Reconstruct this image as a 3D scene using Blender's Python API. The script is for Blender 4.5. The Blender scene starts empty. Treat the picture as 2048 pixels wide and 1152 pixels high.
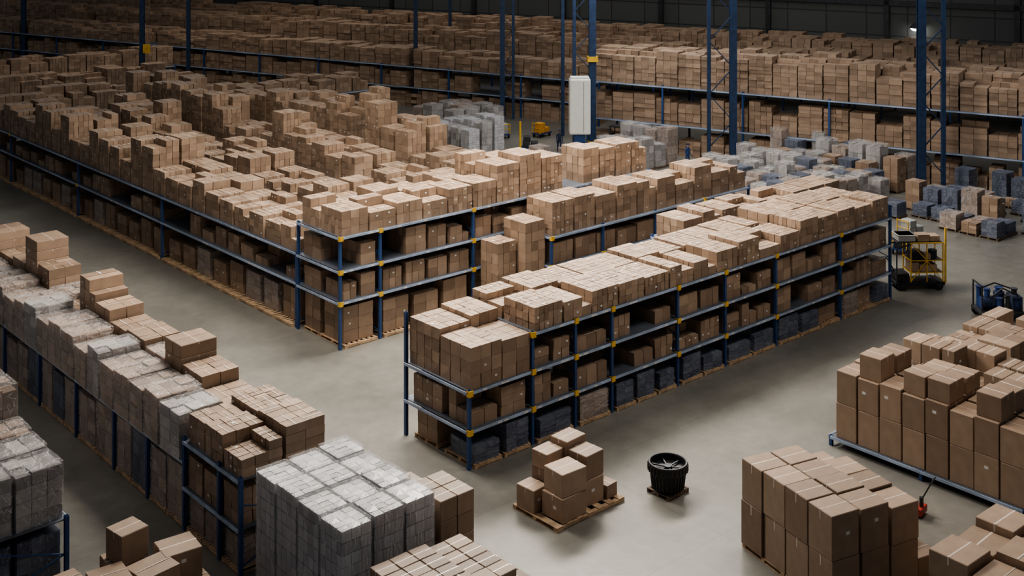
import bpy, bmesh, math, random
from mathutils import Vector, noise
random.seed(7)
R=random.random
def U(a,b): return a+(b-a)*random.random()
scene=bpy.context.scene
COL=scene.collection

# ------------------------------------------------------------ materials
def mat(name):
    m=bpy.data.materials.new(name); m.use_nodes=True
    nt=m.node_tree; b=nt.nodes['Principled BSDF']
    return m,nt,b
def N(nt,t,**kw):
    n=nt.nodes.new(t)
    for k,v in kw.items(): setattr(n,k,v)
    return n
def simple(name,c,rough=0.6,metal=0.0,var=0.25,scale=3.0,bump=0.0,emit=None):
    m,nt,b=mat(name); L=nt.links
    tc=N(nt,'ShaderNodeTexCoord'); no=N(nt,'ShaderNodeTexNoise'); no.inputs['Scale'].default_value=scale; no.inputs['Detail'].default_value=5
    L.new(tc.outputs['Object'],no.inputs['Vector'])
    r=N(nt,'ShaderNodeValToRGB')
    r.color_ramp.elements[0].position=.3; r.color_ramp.elements[1].position=.7
    r.color_ramp.elements[0].color=(*[x*(1-var) for x in c],1); r.color_ramp.elements[1].color=(*[min(1,x*(1+var)) for x in c],1)
    L.new(no.outputs['Fac'],r.inputs['Fac']); L.new(r.outputs['Color'],b.inputs['Base Color'])
    b.inputs['Roughness'].default_value=rough; b.inputs['Metallic'].default_value=metal
    if bump:
        bp=N(nt,'ShaderNodeBump'); bp.inputs['Strength'].default_value=bump
        L.new(no.outputs['Fac'],bp.inputs['Height']); L.new(bp.outputs['Normal'],b.inputs['Normal'])
    if emit: 
        b.inputs['Emission Color'].default_value=(*c,1); b.inputs['Emission Strength'].default_value=emit
    return m
def cardboard(name,c0,c1,rough=.56):
    m,nt,b=mat(name); L=nt.links
    at=N(nt,'ShaderNodeAttribute'); at.attribute_name='tone'
    oi=N(nt,'ShaderNodeObjectInfo')
    ad=N(nt,'ShaderNodeMath',operation='ADD'); L.new(at.outputs['Fac'],ad.inputs[0]); L.new(oi.outputs['Random'],ad.inputs[1])
    fr=N(nt,'ShaderNodeMath',operation='FRACT'); L.new(ad.outputs[0],fr.inputs[0])
    r=N(nt,'ShaderNodeValToRGB'); r.color_ramp.elements[0].color=(*c0,1); r.color_ramp.elements[1].color=(*c1,1)
    L.new(fr.outputs[0],r.inputs['Fac'])
    tc=N(nt,'ShaderNodeTexCoord'); no=N(nt,'ShaderNodeTexNoise'); no.inputs['Scale'].default_value=2.5; no.inputs['Detail'].default_value=6
    L.new(tc.outputs['Object'],no.inputs['Vector'])
    mr=N(nt,'ShaderNodeMapRange'); mr.inputs['To Min'].default_value=.72; mr.inputs['To Max'].default_value=1.26
    L.new(no.outputs['Fac'],mr.inputs['Value'])
    mx=N(nt,'ShaderNodeMix',data_type='RGBA',blend_type='MULTIPLY'); mx.inputs[0].default_value=1
    L.new(r.outputs['Color'],mx.inputs[6]); L.new(mr.outputs[0],mx.inputs[7]); L.new(mx.outputs[2],b.inputs['Base Color'])
    b.inputs['Roughness'].default_value=rough
    bp=N(nt,'ShaderNodeBump'); bp.inputs['Strength'].default_value=.15; bp.inputs['Distance'].default_value=.05
    L.new(no.outputs['Fac'],bp.inputs['Height']); L.new(bp.outputs['Normal'],b.inputs['Normal'])
    return m
M_CARD=cardboard('cardboard',(.215,.148,.102),(.365,.258,.182))
M_TAPE=simple('packing_tape',(.60,.50,.43),.25,var=.12)
M_LABEL=simple('paper_label',(.7,.68,.64),.5,var=.08,scale=30)
M_BLUE=simple('rack_blue',(.03,.075,.20),.42,.1)
M_COLB=simple('column_navy',(.022,.045,.10),.45,.1)
M_BEAM=simple('beam_blue',(.30,.37,.49),.36,.1,var=.55,scale=2.0)
M_DECK=simple('deck_steel',(.15,.17,.21),.45,.5)
M_YEL=simple('safety_yellow',(.62,.37,.035),.5)
M_ORG=simple('machine_orange',(.6,.28,.03),.5)
M_WOOD=simple('pallet_wood',(.42,.29,.18),.8,var=.4,scale=5)
M_DWOOD=simple('dark_pallet_wood',(.12,.085,.06),.8,var=.4,scale=5)
M_BLACK=simple('black_rubber',(.014,.014,.017),.42)
M_DARK=simple('dark_steel',(.05,.052,.06),.4,.5)
M_WHITE=simple('white_paint',(.72,.72,.68),.5,var=.05)
M_GREYP=simple('grey_paint',(.35,.35,.34),.5,var=.1)
M_RED=simple('red_paint',(.33,.03,.02),.45)
M_SKIN=simple('skin',(.5,.3,.2),.5,var=.05)
M_NAVY=simple('navy_cloth',(.02,.03,.07),.8)
M_BLUEC=simple('blue_plastic',(.018,.04,.13),.35)
M_GREYCORE=cardboard('film_covered_carton',(.19,.135,.105),(.36,.27,.21),.3)
M_WHITECORE=cardboard('white_bale',(.33,.33,.345),(.54,.535,.55),.22)
M_PALECORE=cardboard('pale_goods',(.19,.18,.175),(.42,.40,.385),.3)
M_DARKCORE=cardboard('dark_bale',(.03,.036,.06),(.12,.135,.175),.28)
def wrapmat(name,c,base,vein,rough=.12,bump=.6,stretch=(2,2,4),wd=.02):
    """stretch film: mostly see-through, with thin pale glossy wrinkle lines"""
    m,nt,b=mat(name); L=nt.links
    tc=N(nt,'ShaderNodeTexCoord'); mp=N(nt,'ShaderNodeMapping'); mp.inputs['Scale'].default_value=stretch
    L.new(tc.outputs['Object'],mp.inputs['Vector'])
    oi=N(nt,'ShaderNodeObjectInfo'); L.new(oi.outputs['Location'],mp.inputs['Location'])
    no=N(nt,'ShaderNodeTexNoise'); no.inputs['Scale'].default_value=1.1; no.inputs['Detail'].default_value=2.5; no.inputs['Roughness'].default_value=.5; no.inputs['Distortion'].default_value=.8
    L.new(mp.outputs[0],no.inputs['Vector'])
    sb=N(nt,'ShaderNodeMath',operation='SUBTRACT'); sb.inputs[1].default_value=.5; L.new(no.outputs['Fac'],sb.inputs[0])
    ab=N(nt,'ShaderNodeMath',operation='ABSOLUTE'); L.new(sb.outputs[0],ab.inputs[0])
    mr=N(nt,'ShaderNodeMapRange'); mr.inputs['From Min'].default_value=0; mr.inputs['From Max'].default_value=wd
    mr.inputs['To Min'].default_value=vein; mr.inputs['To Max'].default_value=base; L.new(ab.outputs[0],mr.inputs['Value'])
    b.inputs['Base Color'].default_value=(*c,1); b.inputs['Roughness'].default_value=rough
    b.inputs['Specular IOR Level'].default_value=1.0
    L.new(mr.outputs[0],b.inputs['Alpha'])
    bp=N(nt,'ShaderNodeBump'); bp.inputs['Strength'].default_value=bump; bp.inputs['Distance'].default_value=.2
    L.new(no.outputs['Fac'],bp.inputs['Height']); L.new(bp.outputs['Normal'],b.inputs['Normal'])
    return m
M_WRAP=wrapmat('clear_stretch_film',(.75,.73,.73),.15,.62,.13,.8,(5,5,5),.024)
M_WWRAP=wrapmat('white_stretch_film',(.82,.82,.84),.14,.65,.12,.7,(7,7,3),.026)
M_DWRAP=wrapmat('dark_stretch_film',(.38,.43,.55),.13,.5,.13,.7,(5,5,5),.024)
def floor_mat():
    m,nt,b=mat('concrete_floor'); L=nt.links
    tc=N(nt,'ShaderNodeTexCoord')
    n1=N(nt,'ShaderNodeTexNoise'); n1.inputs['Scale'].default_value=.16; n1.inputs['Detail'].default_value=8; n1.inputs['Roughness'].default_value=.62
    n2=N(nt,'ShaderNodeTexNoise'); n2.inputs['Scale'].default_value=2.0; n2.inputs['Detail'].default_value=10; n2.inputs['Roughness'].default_value=.62
    L.new(tc.outputs['Object'],n1.inputs['Vector']); L.new(tc.outputs['Object'],n2.inputs['Vector'])
    r=N(nt,'ShaderNodeValToRGB'); r.color_ramp.elements[0].position=.35; r.color_ramp.elements[1].position=.66
    r.color_ramp.elements[0].color=(.145,.139,.124,1); r.color_ramp.elements[1].color=(.215,.205,.182,1)
    L.new(n1.outputs['Fac'],r.inputs['Fac'])
    mr=N(nt,'ShaderNodeMapRange'); mr.inputs['From Min'].default_value=.3; mr.inputs['From Max'].default_value=.7; mr.inputs['To Min'].default_value=.88; mr.inputs['To Max'].default_value=1.1; L.new(n2.outputs['Fac'],mr.inputs['Value'])
    mx=N(nt,'ShaderNodeMix',data_type='RGBA',blend_type='MULTIPLY'); mx.inputs[0].default_value=1
    L.new(r.outputs['Color'],mx.inputs[6]); L.new(mr.outputs[0],mx.inputs[7])
    br=N(nt,'ShaderNodeTexBrick'); br.offset=0; br.inputs['Scale'].default_value=1; br.inputs['Brick Width'].default_value=6; br.inputs['Row Height'].default_value=6
    br.inputs['Mortar Size'].default_value=.018; br.inputs['Color1'].default_value=(1,1,1,1); br.inputs['Color2'].default_value=(.96,.96,.96,1); br.inputs['Mortar'].default_value=(.78,.78,.78,1)
    L.new(tc.outputs['Object'],br.inputs['Vector'])
    m2=N(nt,'ShaderNodeMix',data_type='RGBA',blend_type='MULTIPLY'); m2.inputs[0].default_value=1
    L.new(mx.outputs[2],m2.inputs[6]); L.new(br.outputs['Color'],m2.inputs[7]); L.new(m2.outputs[2],b.inputs['Base Color'])
    rr=N(nt,'ShaderNodeMapRange'); rr.inputs['To Min'].default_value=.26; rr.inputs['To Max'].default_value=.5; L.new(n1.outputs['Fac'],rr.inputs['Value']); L.new(rr.outputs[0],b.inputs['Roughness'])
    return m
M_FLOOR=floor_mat()
def wall_mat():
    m,nt,b=mat('wall_panels'); L=nt.links
    tc=N(nt,'ShaderNodeTexCoord'); mp=N(nt,'ShaderNodeMapping'); mp.inputs['Rotation'].default_value=(math.radians(90),0,0)
    L.new(tc.outputs['Object'],mp.inputs['Vector'])
    br=N(nt,'ShaderNodeTexBrick'); br.offset=0; br.inputs['Scale'].default_value=1; br.inputs['Brick Width'].default_value=4; br.inputs['Row Height'].default_value=2.2
    br.inputs['Mortar Size'].default_value=.07; br.inputs['Color1'].default_value=(.085,.09,.088,1); br.inputs['Color2'].default_value=(.07,.075,.075,1); br.inputs['Mortar'].default_value=(.03,.032,.035,1)
    L.new(mp.outputs[0],br.inputs['Vector']); L.new(br.outputs['Color'],b.inputs['Base Color']); b.inputs['Roughness'].default_value=.6
    return m
M_WALL=wall_mat()

# ------------------------------------------------------------ mesh builder
class MB:
    def __init__(s): s.v=[];s.f=[];s.m=[];s.t=[]
    def quad(s,p,mi=0,t=0.0):
        n=len(s.v); s.v+=p; s.f.append(tuple(range(n,n+len(p)))); s.m.append(mi); s.t.append(t)
    def box(s,x0,x1,y0,y1,z0,z1,mi=0,t=0.0,jit=0.0,M=None):
        n=len(s.v)
        vs=[(x0,y0,z0),(x1,y0,z0),(x1,y1,z0),(x0,y1,z0),(x0,y0,z1),(x1,y0,z1),(x1,y1,z1),(x0,y1,z1)]
        if jit: vs=[(a+U(-jit,jit),b+U(-jit,jit),c+(U(-jit,0) if i>3 else 0)) for i,(a,b,c) in enumerate(vs)]
        if M: vs=[M(p) for p in vs]
        s.v+=vs
        for q in ((0,3,2,1),(4,5,6,7),(0,1,5,4),(1,2,6,5),(2,3,7,6),(3,0,4,7)):
            s.f.append(tuple(n+i for i in q)); s.m.append(mi); s.t.append(t)
    def cbox(s,x0,x1,y0,y1,z0,z1,c,mi=0):
        bm=bmesh.new(); bmesh.ops.create_cube(bm,size=1)
        for v in bm.verts: v.co=Vector(((x0+x1)/2+v.co.x*(x1-x0),(y0+y1)/2+v.co.y*(y1-y0),(z0+z1)/2+v.co.z*(z1-z0)))
        bmesh.ops.bevel(bm,geom=bm.edges[:],offset=c,segments=1,affect='EDGES')
        n=len(s.v); bm.verts.index_update()
        s.v+=[tuple(v.co) for v in bm.verts]
        for f in bm.faces: s.f.append(tuple(n+v.index for v in f.verts)); s.m.append(mi); s.t.append(0)
        bm.free()
    def beam(s,a,b,w,mi=0):
        a=Vector(a);b=Vector(b);d=(b-a).normalized()
        up=Vector((0,0,1)) if abs(d.z)<.95 else Vector((1,0,0))
        x=d.cross(up).normalized()*w/2; y=d.cross(x).normalized()*w/2
        n=len(s.v)
        for c in (a,b):
            for sx,sy in ((-1,-1),(1,-1),(1,1),(-1,1)): s.v.append(tuple(c+x*sx+y*sy))
        for q in ((0,3,2,1),(4,5,6,7),(0,1,5,4),(1,2,6,5),(2,3,7,6),(3,0,4,7)):
            s.f.append(tuple(n+i for i in q)); s.m.append(mi); s.t.append(0)
    def cyl(s,c,axis,r,h,mi=0,seg=20,r2=None):
        c=Vector(c);d=Vector(axis).normalized(); up=Vector((0,0,1)) if abs(d.z)<.9 else Vector((1,0,0))
        x=d.cross(up).normalized(); y=d.cross(x).normalized(); n=len(s.v); r2=r if r2 is None else r2
        for k,(rr,o) in enumerate(((r,0),(r2,h))):
            for i in range(seg):
                a=2*math.pi*i/seg; s.v.append(tuple(c+d*o+x*math.cos(a)*rr+y*math.sin(a)*rr))
        for i in range(seg):
            j=(i+1)%seg; s.f.append((n+i,n+j,n+seg+j,n+seg+i)); s.m.append(mi); s.t.append(0)
        s.f.append(tuple(n+i for i in range(seg))[::-1]); s.m.append(mi); s.t.append(0)
        s.f.append(tuple(n+seg+i for i in range(seg))); s.m.append(mi); s.t.append(0)
    def lathe(s,prof,mi=0,seg=40):
        n=len(s.v)
        for r,z in prof:
            for i in range(seg):
                a=2*math.pi*i/seg; s.v.append((r*math.cos(a),r*math.sin(a),z))
        for k in range(len(prof)-1):
            for i in range(seg):
                j=(i+1)%seg; s.f.append((n+k*seg+i,n+k*seg+j,n+(k+1)*seg+j,n+(k+1)*seg+i)); s.m.append(mi); s.t.append(0)
    def mesh(s,name,mats,bevel=False):
        me=bpy.data.meshes.new(name); me.from_pydata(s.v,[],s.f)
        for m in mats: me.materials.append(m)
        me.polygons.foreach_set('material_index',s.m)
        a=me.attributes.new('tone','FLOAT','FACE'); a.data.foreach_set('value',s.t)
        me.update(); return me
def obj(name,me,loc=(0,0,0),rot=0,parent=None,label=None,cat=None,group=None,scale=None,kind=None):
    o=bpy.data.objects.new(name,me); o.location=loc
    o.rotation_euler=(0,0,rot) if not isinstance(rot,tuple) else rot
    if scale: o.scale=scale
    if parent: o.parent=parent
    if label: o['label']=label
    if cat: o['category']=cat
    if group: o['group']=group
    if kind: o['kind']=kind
    COL.objects.link(o); return o
def bevel(o,w=.02,seg=2):
    b=o.modifiers.new('Bevel','BEVEL'); b.width=w; b.segments=seg; b.limit_method='ANGLE'
    return o

class F:
    def __init__(s,ox,oy,deg=0): s.o=(ox,oy); s.a=math.radians(deg); s.c=math.cos(s.a); s.s=math.sin(s.a)
    def p(s,x,y): return (s.o[0]+x*s.c-y*s.s, s.o[1]+x*s.s+y*s.c)
W=F(0,0,0)
COLUMNS=[(53,117,.45),(56.9,114.6,.36),(70.7,94.2,.4),(72.0,82.8,.45),(67.9,67.2,.55),(70.7,73.5,.3),(74.3,60.9,.5),(71.4,56.0,.5),(73.9,42.2,.5),(80,100.5,.35),(52.0,148,.5)]
LEGS=[(70.02,57.16),(66.8,68.1),(75.05,41.2),(72.8,82.1)]
def near_col(x,y,r):
    for cx,cy,w in COLUMNS:
        if abs(x-cx)<r+w*.8 and abs(y-cy)<r+w*.8: return True
    for cx,cy in LEGS:
        if abs(x-cx)<r+.3 and abs(y-cy)<r+.3: return True
    return False

# ------------------------------------------------------------ cartons
CART=[]   # x,y,z,w,d,h,rot,hidden,group
def carton(fr,x,y,z,w,d,h,rot=0.0,hidden=False,group='stacked cartons'):
    px,py=fr.p(x,y)
    if near_col(px,py,max(w,d)*.6): return
    CART.append((px,py,z,w,d,h,fr.a+math.radians(rot),hidden,group))
def load(fr,x,y,z,lw,ld,nx,ny,nz,h,group,front=True,miss=.0,twist=.6,ledge=0.0):
    """one pallet load of cartons, x,y = low corner"""
    cw,cd,ch=lw/nx,ld/ny,h/nz
    step=R()<miss and nz>1
    sx=R()<.5
    lg=[U(0,ledge) for _ in range(nz)]
    for ix in range(nx):
        for iy in range(ny):
            top=nz
            if step and ((ix>=nx/2) if sx else (iy<ny/2)): top=nz-1
            for iz in range(top):
                hid=(iz<top-1) and not (front and (ix==0 or iy==0))
                g=U(.006,.02)
                carton(fr,x+cw*(ix+.5)+U(-.005,.005),y+cd*(iy+.5)+U(-.005,.005)+lg[iz],z+ch*iz,cw-g-.008,cd-g-.008,ch-.001,U(-twist,twist),hid,group)
def fill(fr,x0,x1,y0,y1,z,lw,ld,hf,cs,group,gap=.11,skip=0.0,front=True,miss=.25,ch=.45,wide=1.0,ledge=0.0):
    nx=max(1,round((x1-x0)/lw)); ny=max(1,round((y1-y0)/ld)); sx=(x1-x0)/nx; sy=(y1-y0)/ny
    for i in range(nx):
        for j in range(ny):
            if R()<skip: continue
            xx=x0+sx*i; yy=y0+sy*j
            h=hf(xx,yy) if callable(hf) else hf
            if h<=0.2: continue
            g=gap*U(.5,1.3); c=cs*U(.8,1.25)
            a,b2=(c*U(.8,1.0),c*U(1.15,1.6)) if (R()<.5 and wide==1.0) else (c*U(1.15,1.6)*wide,c*U(.8,1.0))
            load(fr,xx+g/2,yy+g/2,z,sx-g,sy-g-ledge,max(1,round((sx-g)/a)),max(1,round((sy-g)/b2)),max(1,round(h/(ch*U(.8,1.25)))),h,group,front,miss,ledge=ledge)

def pallet_mesh(m):
    b=MB()
    for y in (-.46,0,.46): b.box(-.6,.6,y-.04,y+.04,.022,.118)
    for i in range(7):
        x=-.6+i*(1.1/6); b.box(x,x+.1,-.5,.5,.118,.14)
    for i in (0,3,6):
        x=-.6+i*(1.1/6); b.box(x,x+.1,-.5,.5,0,.022)
    return b.mesh('wooden_pallet',[m])
PAL=pallet_mesh(M_WOOD); DPAL=pallet_mesh(M_DWOOD)
def pallet(fr,cx,cy,w,d,z=0,label='weathered wooden shipping pallet on the concrete floor',group='wooden pallets under the loads',me=None):
    x,y=fr.p(cx,cy)
    return obj('wooden_pallet',me or PAL,(x,y,z),fr.a,label=label,cat='pallet',group=group,scale=(w/1.2,d,1))

# ------------------------------------------------------------ wrapped loads
def wrap_mesh(kind,seed,core,film):
    b=MB(); random.seed(seed)
    nx,ny,nz=(2,3,4) if kind!='white' else (3,4,10)
    for i in range(nx):
        for j in range(ny):
            for k in range(nz):
                dz=U(-.05,0) if (k==nz-1 and kind=='clear') else 0
                b.box(-.475+i*.95/nx+.006,-.475+(i+1)*.95/nx-.006,-.475+j*.95/ny+.006,-.475+(j+1)*.95/ny-.006,k*.975/nz,(k+1)*.975/nz-(.006 if kind!='white' else .003)+dz,0,R()*(.8 if kind!='white' else .6),.006)
    core_me=b.mesh('wrapped_core',[core])
    n=12; vs=[];fs=[];idx={}
    amp=.25 if kind=='white' else .6
    def vert(p):
        key=tuple(round(c,4) for c in p)
        if key in idx: return idx[key]
        x,y,z=p
        q=Vector((x*4+seed,y*4,z*4))
        d=(noise.noise(q)*.012+noise.noise(q*2.2)*.008)*amp
        r=1+d*1.6
        m=max(abs(x),abs(y))/.5; mn=min(abs(x),abs(y))/.5
        rr=1-.02*(mn**8)
        zz=z
        if z>.95: zz=z+d*.5-.008*(m**8)
        v=(x*r*rr,y*r*rr,max(0,zz)); idx[key]=len(vs); vs.append(v); return idx[key]
    def face(o,a,bb):
        for i in range(n):
            for j in range(n):
                ps=[tuple(o[k]+a[k]*(i+di)/n+bb[k]*(j+dj)/n for k in range(3)) for di,dj in ((0,0),(1,0),(1,1),(0,1))]
                fs.append(tuple(vert(p) for p in ps))
    face((-.5,-.5,0),(1,0,0),(0,0,1)); face((.5,-.5,0),(0,1,0),(0,0,1)); face((.5,.5,0),(-1,0,0),(0,0,1)); face((-.5,.5,0),(0,-1,0),(0,0,1)); face((-.5,-.5,1),(1,0,0),(0,1,0))
    me=bpy.data.meshes.new('plastic_wrap'); me.from_pydata(vs,[],fs); me.materials.append(film)
    me.update(); return core_me,me
WR={'clear':[wrap_mesh('clear',s,M_GREYCORE,M_WRAP) for s in (1,2,3)],
    'white':[wrap_mesh('white',s,M_WHITECORE,M_WWRAP) for s in (4,5,6)],
    'pale':[wrap_mesh('clear',s,M_PALECORE,M_WRAP) for s in (9,10)],
    'dark':[wrap_mesh('dark',s,M_DARKCORE,M_DWRAP) for s in (7,8)]}
random.seed(11)
WLAB={'clear':'pallet load of cartons wrapped in clear stretch film','pale':'pale goods wrapped in hazy clear stretch film','white':'tall silvery white film-wrapped bale stack','dark':'dark load under black stretch film on the rack base'}
def wrapped(fr,cx,cy,z,w,d,h,kind='clear',group='film-wrapped loads',tw=1.5):
    x,y=fr.p(cx,cy); c,s=random.choice(WR[kind])
    o=obj('wrapped_pallet_load',c,(x,y,z+.001),fr.a+math.radians(U(-tw,tw)),label=WLAB[kind],cat='wrapped load',group=group,scale=(w,d,h))
    obj('plastic_wrap',s,parent=o); return o

# ------------------------------------------------------------ racks
b=MB()
b.box(-.06,.06,-.06,-.045,0,1); b.box(-.06,-.045,-.045,.05,0,1); b.box(.045,.06,-.045,.05,0,1)
b.box(-.06,-.02,.05,.062,0,1); b.box(.02,.06,.05,.062,0,1)
POST=b.mesh('upright_post',[M_BLUE])
b=MB(); b.box(0,1,-.03,.03,-.10,-.015); b.box(0,1,-.03,.0,-.015,0)
BEAM=b.mesh('beam',[M_BEAM])
b=MB(); b.box(0,1,0,1,-.03,0)
for i in range(4): b.box(.1+i*.25,.14+i*.25,0,1,-.09,-.03)
DECK=b.mesh('shelf_deck',[M_DECK])
b=MB(); b.box(-.075,.075,-.085,-.062,-.16,.05); b.box(-.075,-.062,-.062,.05,-.16,.05)
CLIP=b.mesh('beam_connector',[M_YEL])
b=MB(); b.box(-.09,.09,-.034,-.031,-.085,-.03); TAG=b.mesh('shelf_label',[M_LABEL])
def rack(fr,xs,y0,depth,levels,hp,label,group=None,detail=True,postw=1.0,lv_of=None,clip=.35,hp_of=None,endbeam=True,tags=False):
    x0=xs[0]; px,py=fr.p(x0,y0)
    e=obj('pallet_rack',None,(px,py,0),fr.a,label=label,cat='storage rack',group=group)
    for i,x in enumerate(xs):
        for yy,sg in ((0,1),(depth,-1)):
            h=hp_of(i,yy) if hp_of else hp
            obj('upright_post',POST,(x-x0,yy,0),0 if sg>0 else math.pi,parent=e,scale=(postw,postw,h))
        if detail and i>0:
            bm=MB(); z=.3; k=0
            while z<hp-1.0:
                bm.beam((0,depth-.06,z),(0,.06,z+.9),.035) if k%2 else bm.beam((0,.06,z),(0,depth-.06,z+.9),.035)
                z+=.9;k+=1
            if bm.v: obj('cross_brace',bm.mesh('cross_brace',[M_BLUE]),(x-x0,0,0),parent=e)
    nt=0
    for i in range(len(xs)-1):
        L=xs[i+1]-xs[i]
        for z in (lv_of(i) if lv_of else levels):
            bo=obj('beam',BEAM,(xs[i]-x0,-.06,z),parent=e,scale=(L,1,1))
            if tags:
                for q in range(3 if L<8 else 5):
                    if nt<95: obj('shelf_label',TAG,(U(.06,.94),0,0),parent=bo,scale=(1/L,1,1),label='small white shelf label'); nt+=1
            obj('beam',BEAM,(xs[i+1]-x0,depth+.06,z),math.pi,parent=e,scale=(L,1,1))
            obj('shelf_deck',DECK,(xs[i]-x0,-.03,z),parent=e,scale=(L,depth+.06,1))
            if detail and R()<clip: obj('beam_connector',CLIP,(xs[i]-x0,-.02,z),parent=e,scale=(1.3,1.3,1))
    if endbeam:
        for z in (lv_of(0) if lv_of else levels):
            obj('beam',BEAM,(-.09,depth,z),-math.pi/2,parent=e,scale=(depth,1,1))
    return e

# ---------------- long rack in the centre
CX=[26.8,29.8,32.0,34.0,37.9,41.0,44.6,49.7,54.1]
rack(W,CX,32.6,3.7,[1.37,2.74,4.1],4.15,'long blue steel pallet rack with three shelves crowded with cartons',lv_of=lambda i:[1.37,2.74] if i==0 else [1.37,2.74,4.1],hp_of=lambda i,yy:(2.8 if yy==0 else 4.6) if i==0 else (4.7 if i==8 else 4.15),clip=.9,tags=True)
gC='cartons on the long rack'
load(W,26.88,32.6,2.74,1.45,1.75,3,3,3,1.5,gC); load(W,28.36,32.6,2.74,1.35,1.75,2,3,3,1.4,gC)
load(W,26.88,34.4,2.74,1.45,1.8,3,4,4,1.7,gC); load(W,28.36,34.4,2.74,1.35,1.8,3,4,4,1.85,gC)
hC=lambda x,y:(U(.7,.88) if x<46 else U(.9,1.12)) if R()<.85 else U(.95,1.2)
fill(W,29.9,54.0,32.57,34.4,4.1,1.5,1.8,hC,.32,gC,miss=.15,ch=.32,gap=.07)
fill(W,29.9,54.0,34.42,36.25,4.1,1.5,1.8,hC,.32,gC,miss=.15,ch=.32,gap=.07)
for i in range(8):
    a,bb=CX[i]+.12,CX[i+1]-.12
    for lv in (1.37,2.74):
        if i==0 and lv==2.74: continue
        fill(W,a,bb,32.62,34.1,lv,1.25,1.45,lambda x,y:U(.5,1.1),.42,gC,gap=.2,skip=.12,ch=.4)
        fill(W,a,bb,34.3,36.1,lv,1.6,1.8,lambda x,y:U(.6,1.05),.7,gC,front=(i==0),ch=.5,skip=.1)
    n=max(1,round((bb-a)/1.45)); s=(bb-a)/n
    for j in range(n):
        cx=a+s*(j+.5); pallet(W,cx,33.35,s-.12,1.75)
        if R()<.05: continue
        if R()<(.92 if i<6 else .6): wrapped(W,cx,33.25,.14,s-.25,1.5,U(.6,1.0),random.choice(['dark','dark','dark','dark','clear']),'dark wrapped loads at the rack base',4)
        else: load(W,cx-s/2+.15,32.7,.14,s-.3,1.5,2,3,2,U(.6,.9),gC)
        if i<2: 
            pallet(W,cx,35.3,s-.12,1.4); load(W,cx-s/2+.1,34.7,.14,s-.2,1.2,2,2,2,U(.7,1.0),gC)

# ---------------- tall corner rack
BX=[29.64,31.8,37.3,43.5,50.0]
rack(W,BX,45.07,3.5,[2.1,3.5,5.0],5.05,'tall blue steel pallet rack with three shelves of cartons',clip=.8,tags=True)
gB='cartons on the tall corner rack'
fill(W,29.7,43.4,45.05,46.85,5.0,1.5,1.8,lambda x,y:U(.95,1.25) if x<37.5 else U(1.7,2.2),.34,gB,ch=.35,miss=.25)
fill(W,29.7,43.4,46.9,48.5,5.0,1.5,1.6,lambda x,y:U(.7,1.25) if x<37.5 else U(1.2,2.2),.36,gB,ch=.36,skip=.06,miss=.25)
fill(W,44.9,49.9,45.1,46.9,5.0,1.25,1.7,lambda x,y:U(1.6,1.8),.38,gB,ch=.38)
for a,bb in ((29.8,31.7),(31.95,37.2),(37.45,43.4),(43.7,49.9)):
    for lv,hm in ((2.1,1.2),(3.5,1.3)):
        fill(W,a,bb,45.1,46.8,lv,1.25,1.7,lambda x,y:U(.5,1)*hm,.42,gB,gap=.22,skip=.12,ch=.4)
        fill(W,a,bb,46.95,48.5,lv,1.4,1.5,lambda x,y:U(.6,1)*hm,.6,gB,front=(a<30),ch=.5)
    n=round((bb-a)/1.8); s=(bb-a)/n
    for j in range(n):
        cx=a+s*(j+.5); pallet(W,cx,46.05,s-.12,2.1)
        load(W,cx-s/2+.15,45.25,.14,s-.3,1.6,2,2,3,U(1.2,1.7),gB)
        if a<30: pallet(W,cx,47.8,s-.12,1.3); load(W,cx-s/2+.12,47.15,.14,s-.25,1.3,2,2,3,U(1.3,1.7),gB)
load(W,38.95,43.1,0,1.3,1.6,3,3,9,4.35,gB); load(W,37.6,43.6,0,1.2,1.25,3,3,7,3.5,gB)
# ---------------- long aisle rack
FL=F(29.70,92.0,-90)
LX=[0,5,17.1,29,43.2]
rack(FL,LX,0,3.5,[2.1,3.5],3.55,'very long blue pallet rack run with floor pallets and two shelves',clip=.3,tags=True)
gL='cartons on the long aisle rack'
runL=[U(1.1,2.8) for _ in range(30)]
def hl(x,y):
    v=92-x
    return U(.85,1.3) if v<58 else (U(1.0,1.6) if v<64 else runL[int(x/2.2)]*U(.88,1.05))
fill(FL,.1,43.1,.0,1.75,3.5,1.55,1.75,hl,.36,gL,ch=.36,miss=.3,gap=.16)
fill(FL,.1,43.1,1.8,3.4,3.5,1.7,1.6,lambda x,y:hl(x,y)*U(.8,1.1),.38,gL,ch=.38,miss=.3,gap=.16,skip=.05)
for i in range(4):
    a,bb=LX[i]+.12,LX[i+1]-.12
    fill(FL,a,bb,.05,1.7,2.1,1.45,1.65,lambda x,y:U(.5,1.15),.42,gL,gap=.28,skip=.12,ch=.4)
    n=max(1,round((bb-a)/1.75)); s=(bb-a)/n
    for j in range(n):
        cx=a+s*(j+.5); pallet(FL,cx,.93,s-.12,2.2)
        if R()<.1: wrapped(FL,cx,1.05,.14,s-.35,1.7,1.4,'clear')
        else: load(FL,cx-s/2+.2,.26,.14,s-.42,1.5,2,2,3 if R()<.5 else 2,U(.9,1.55),gL)
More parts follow.
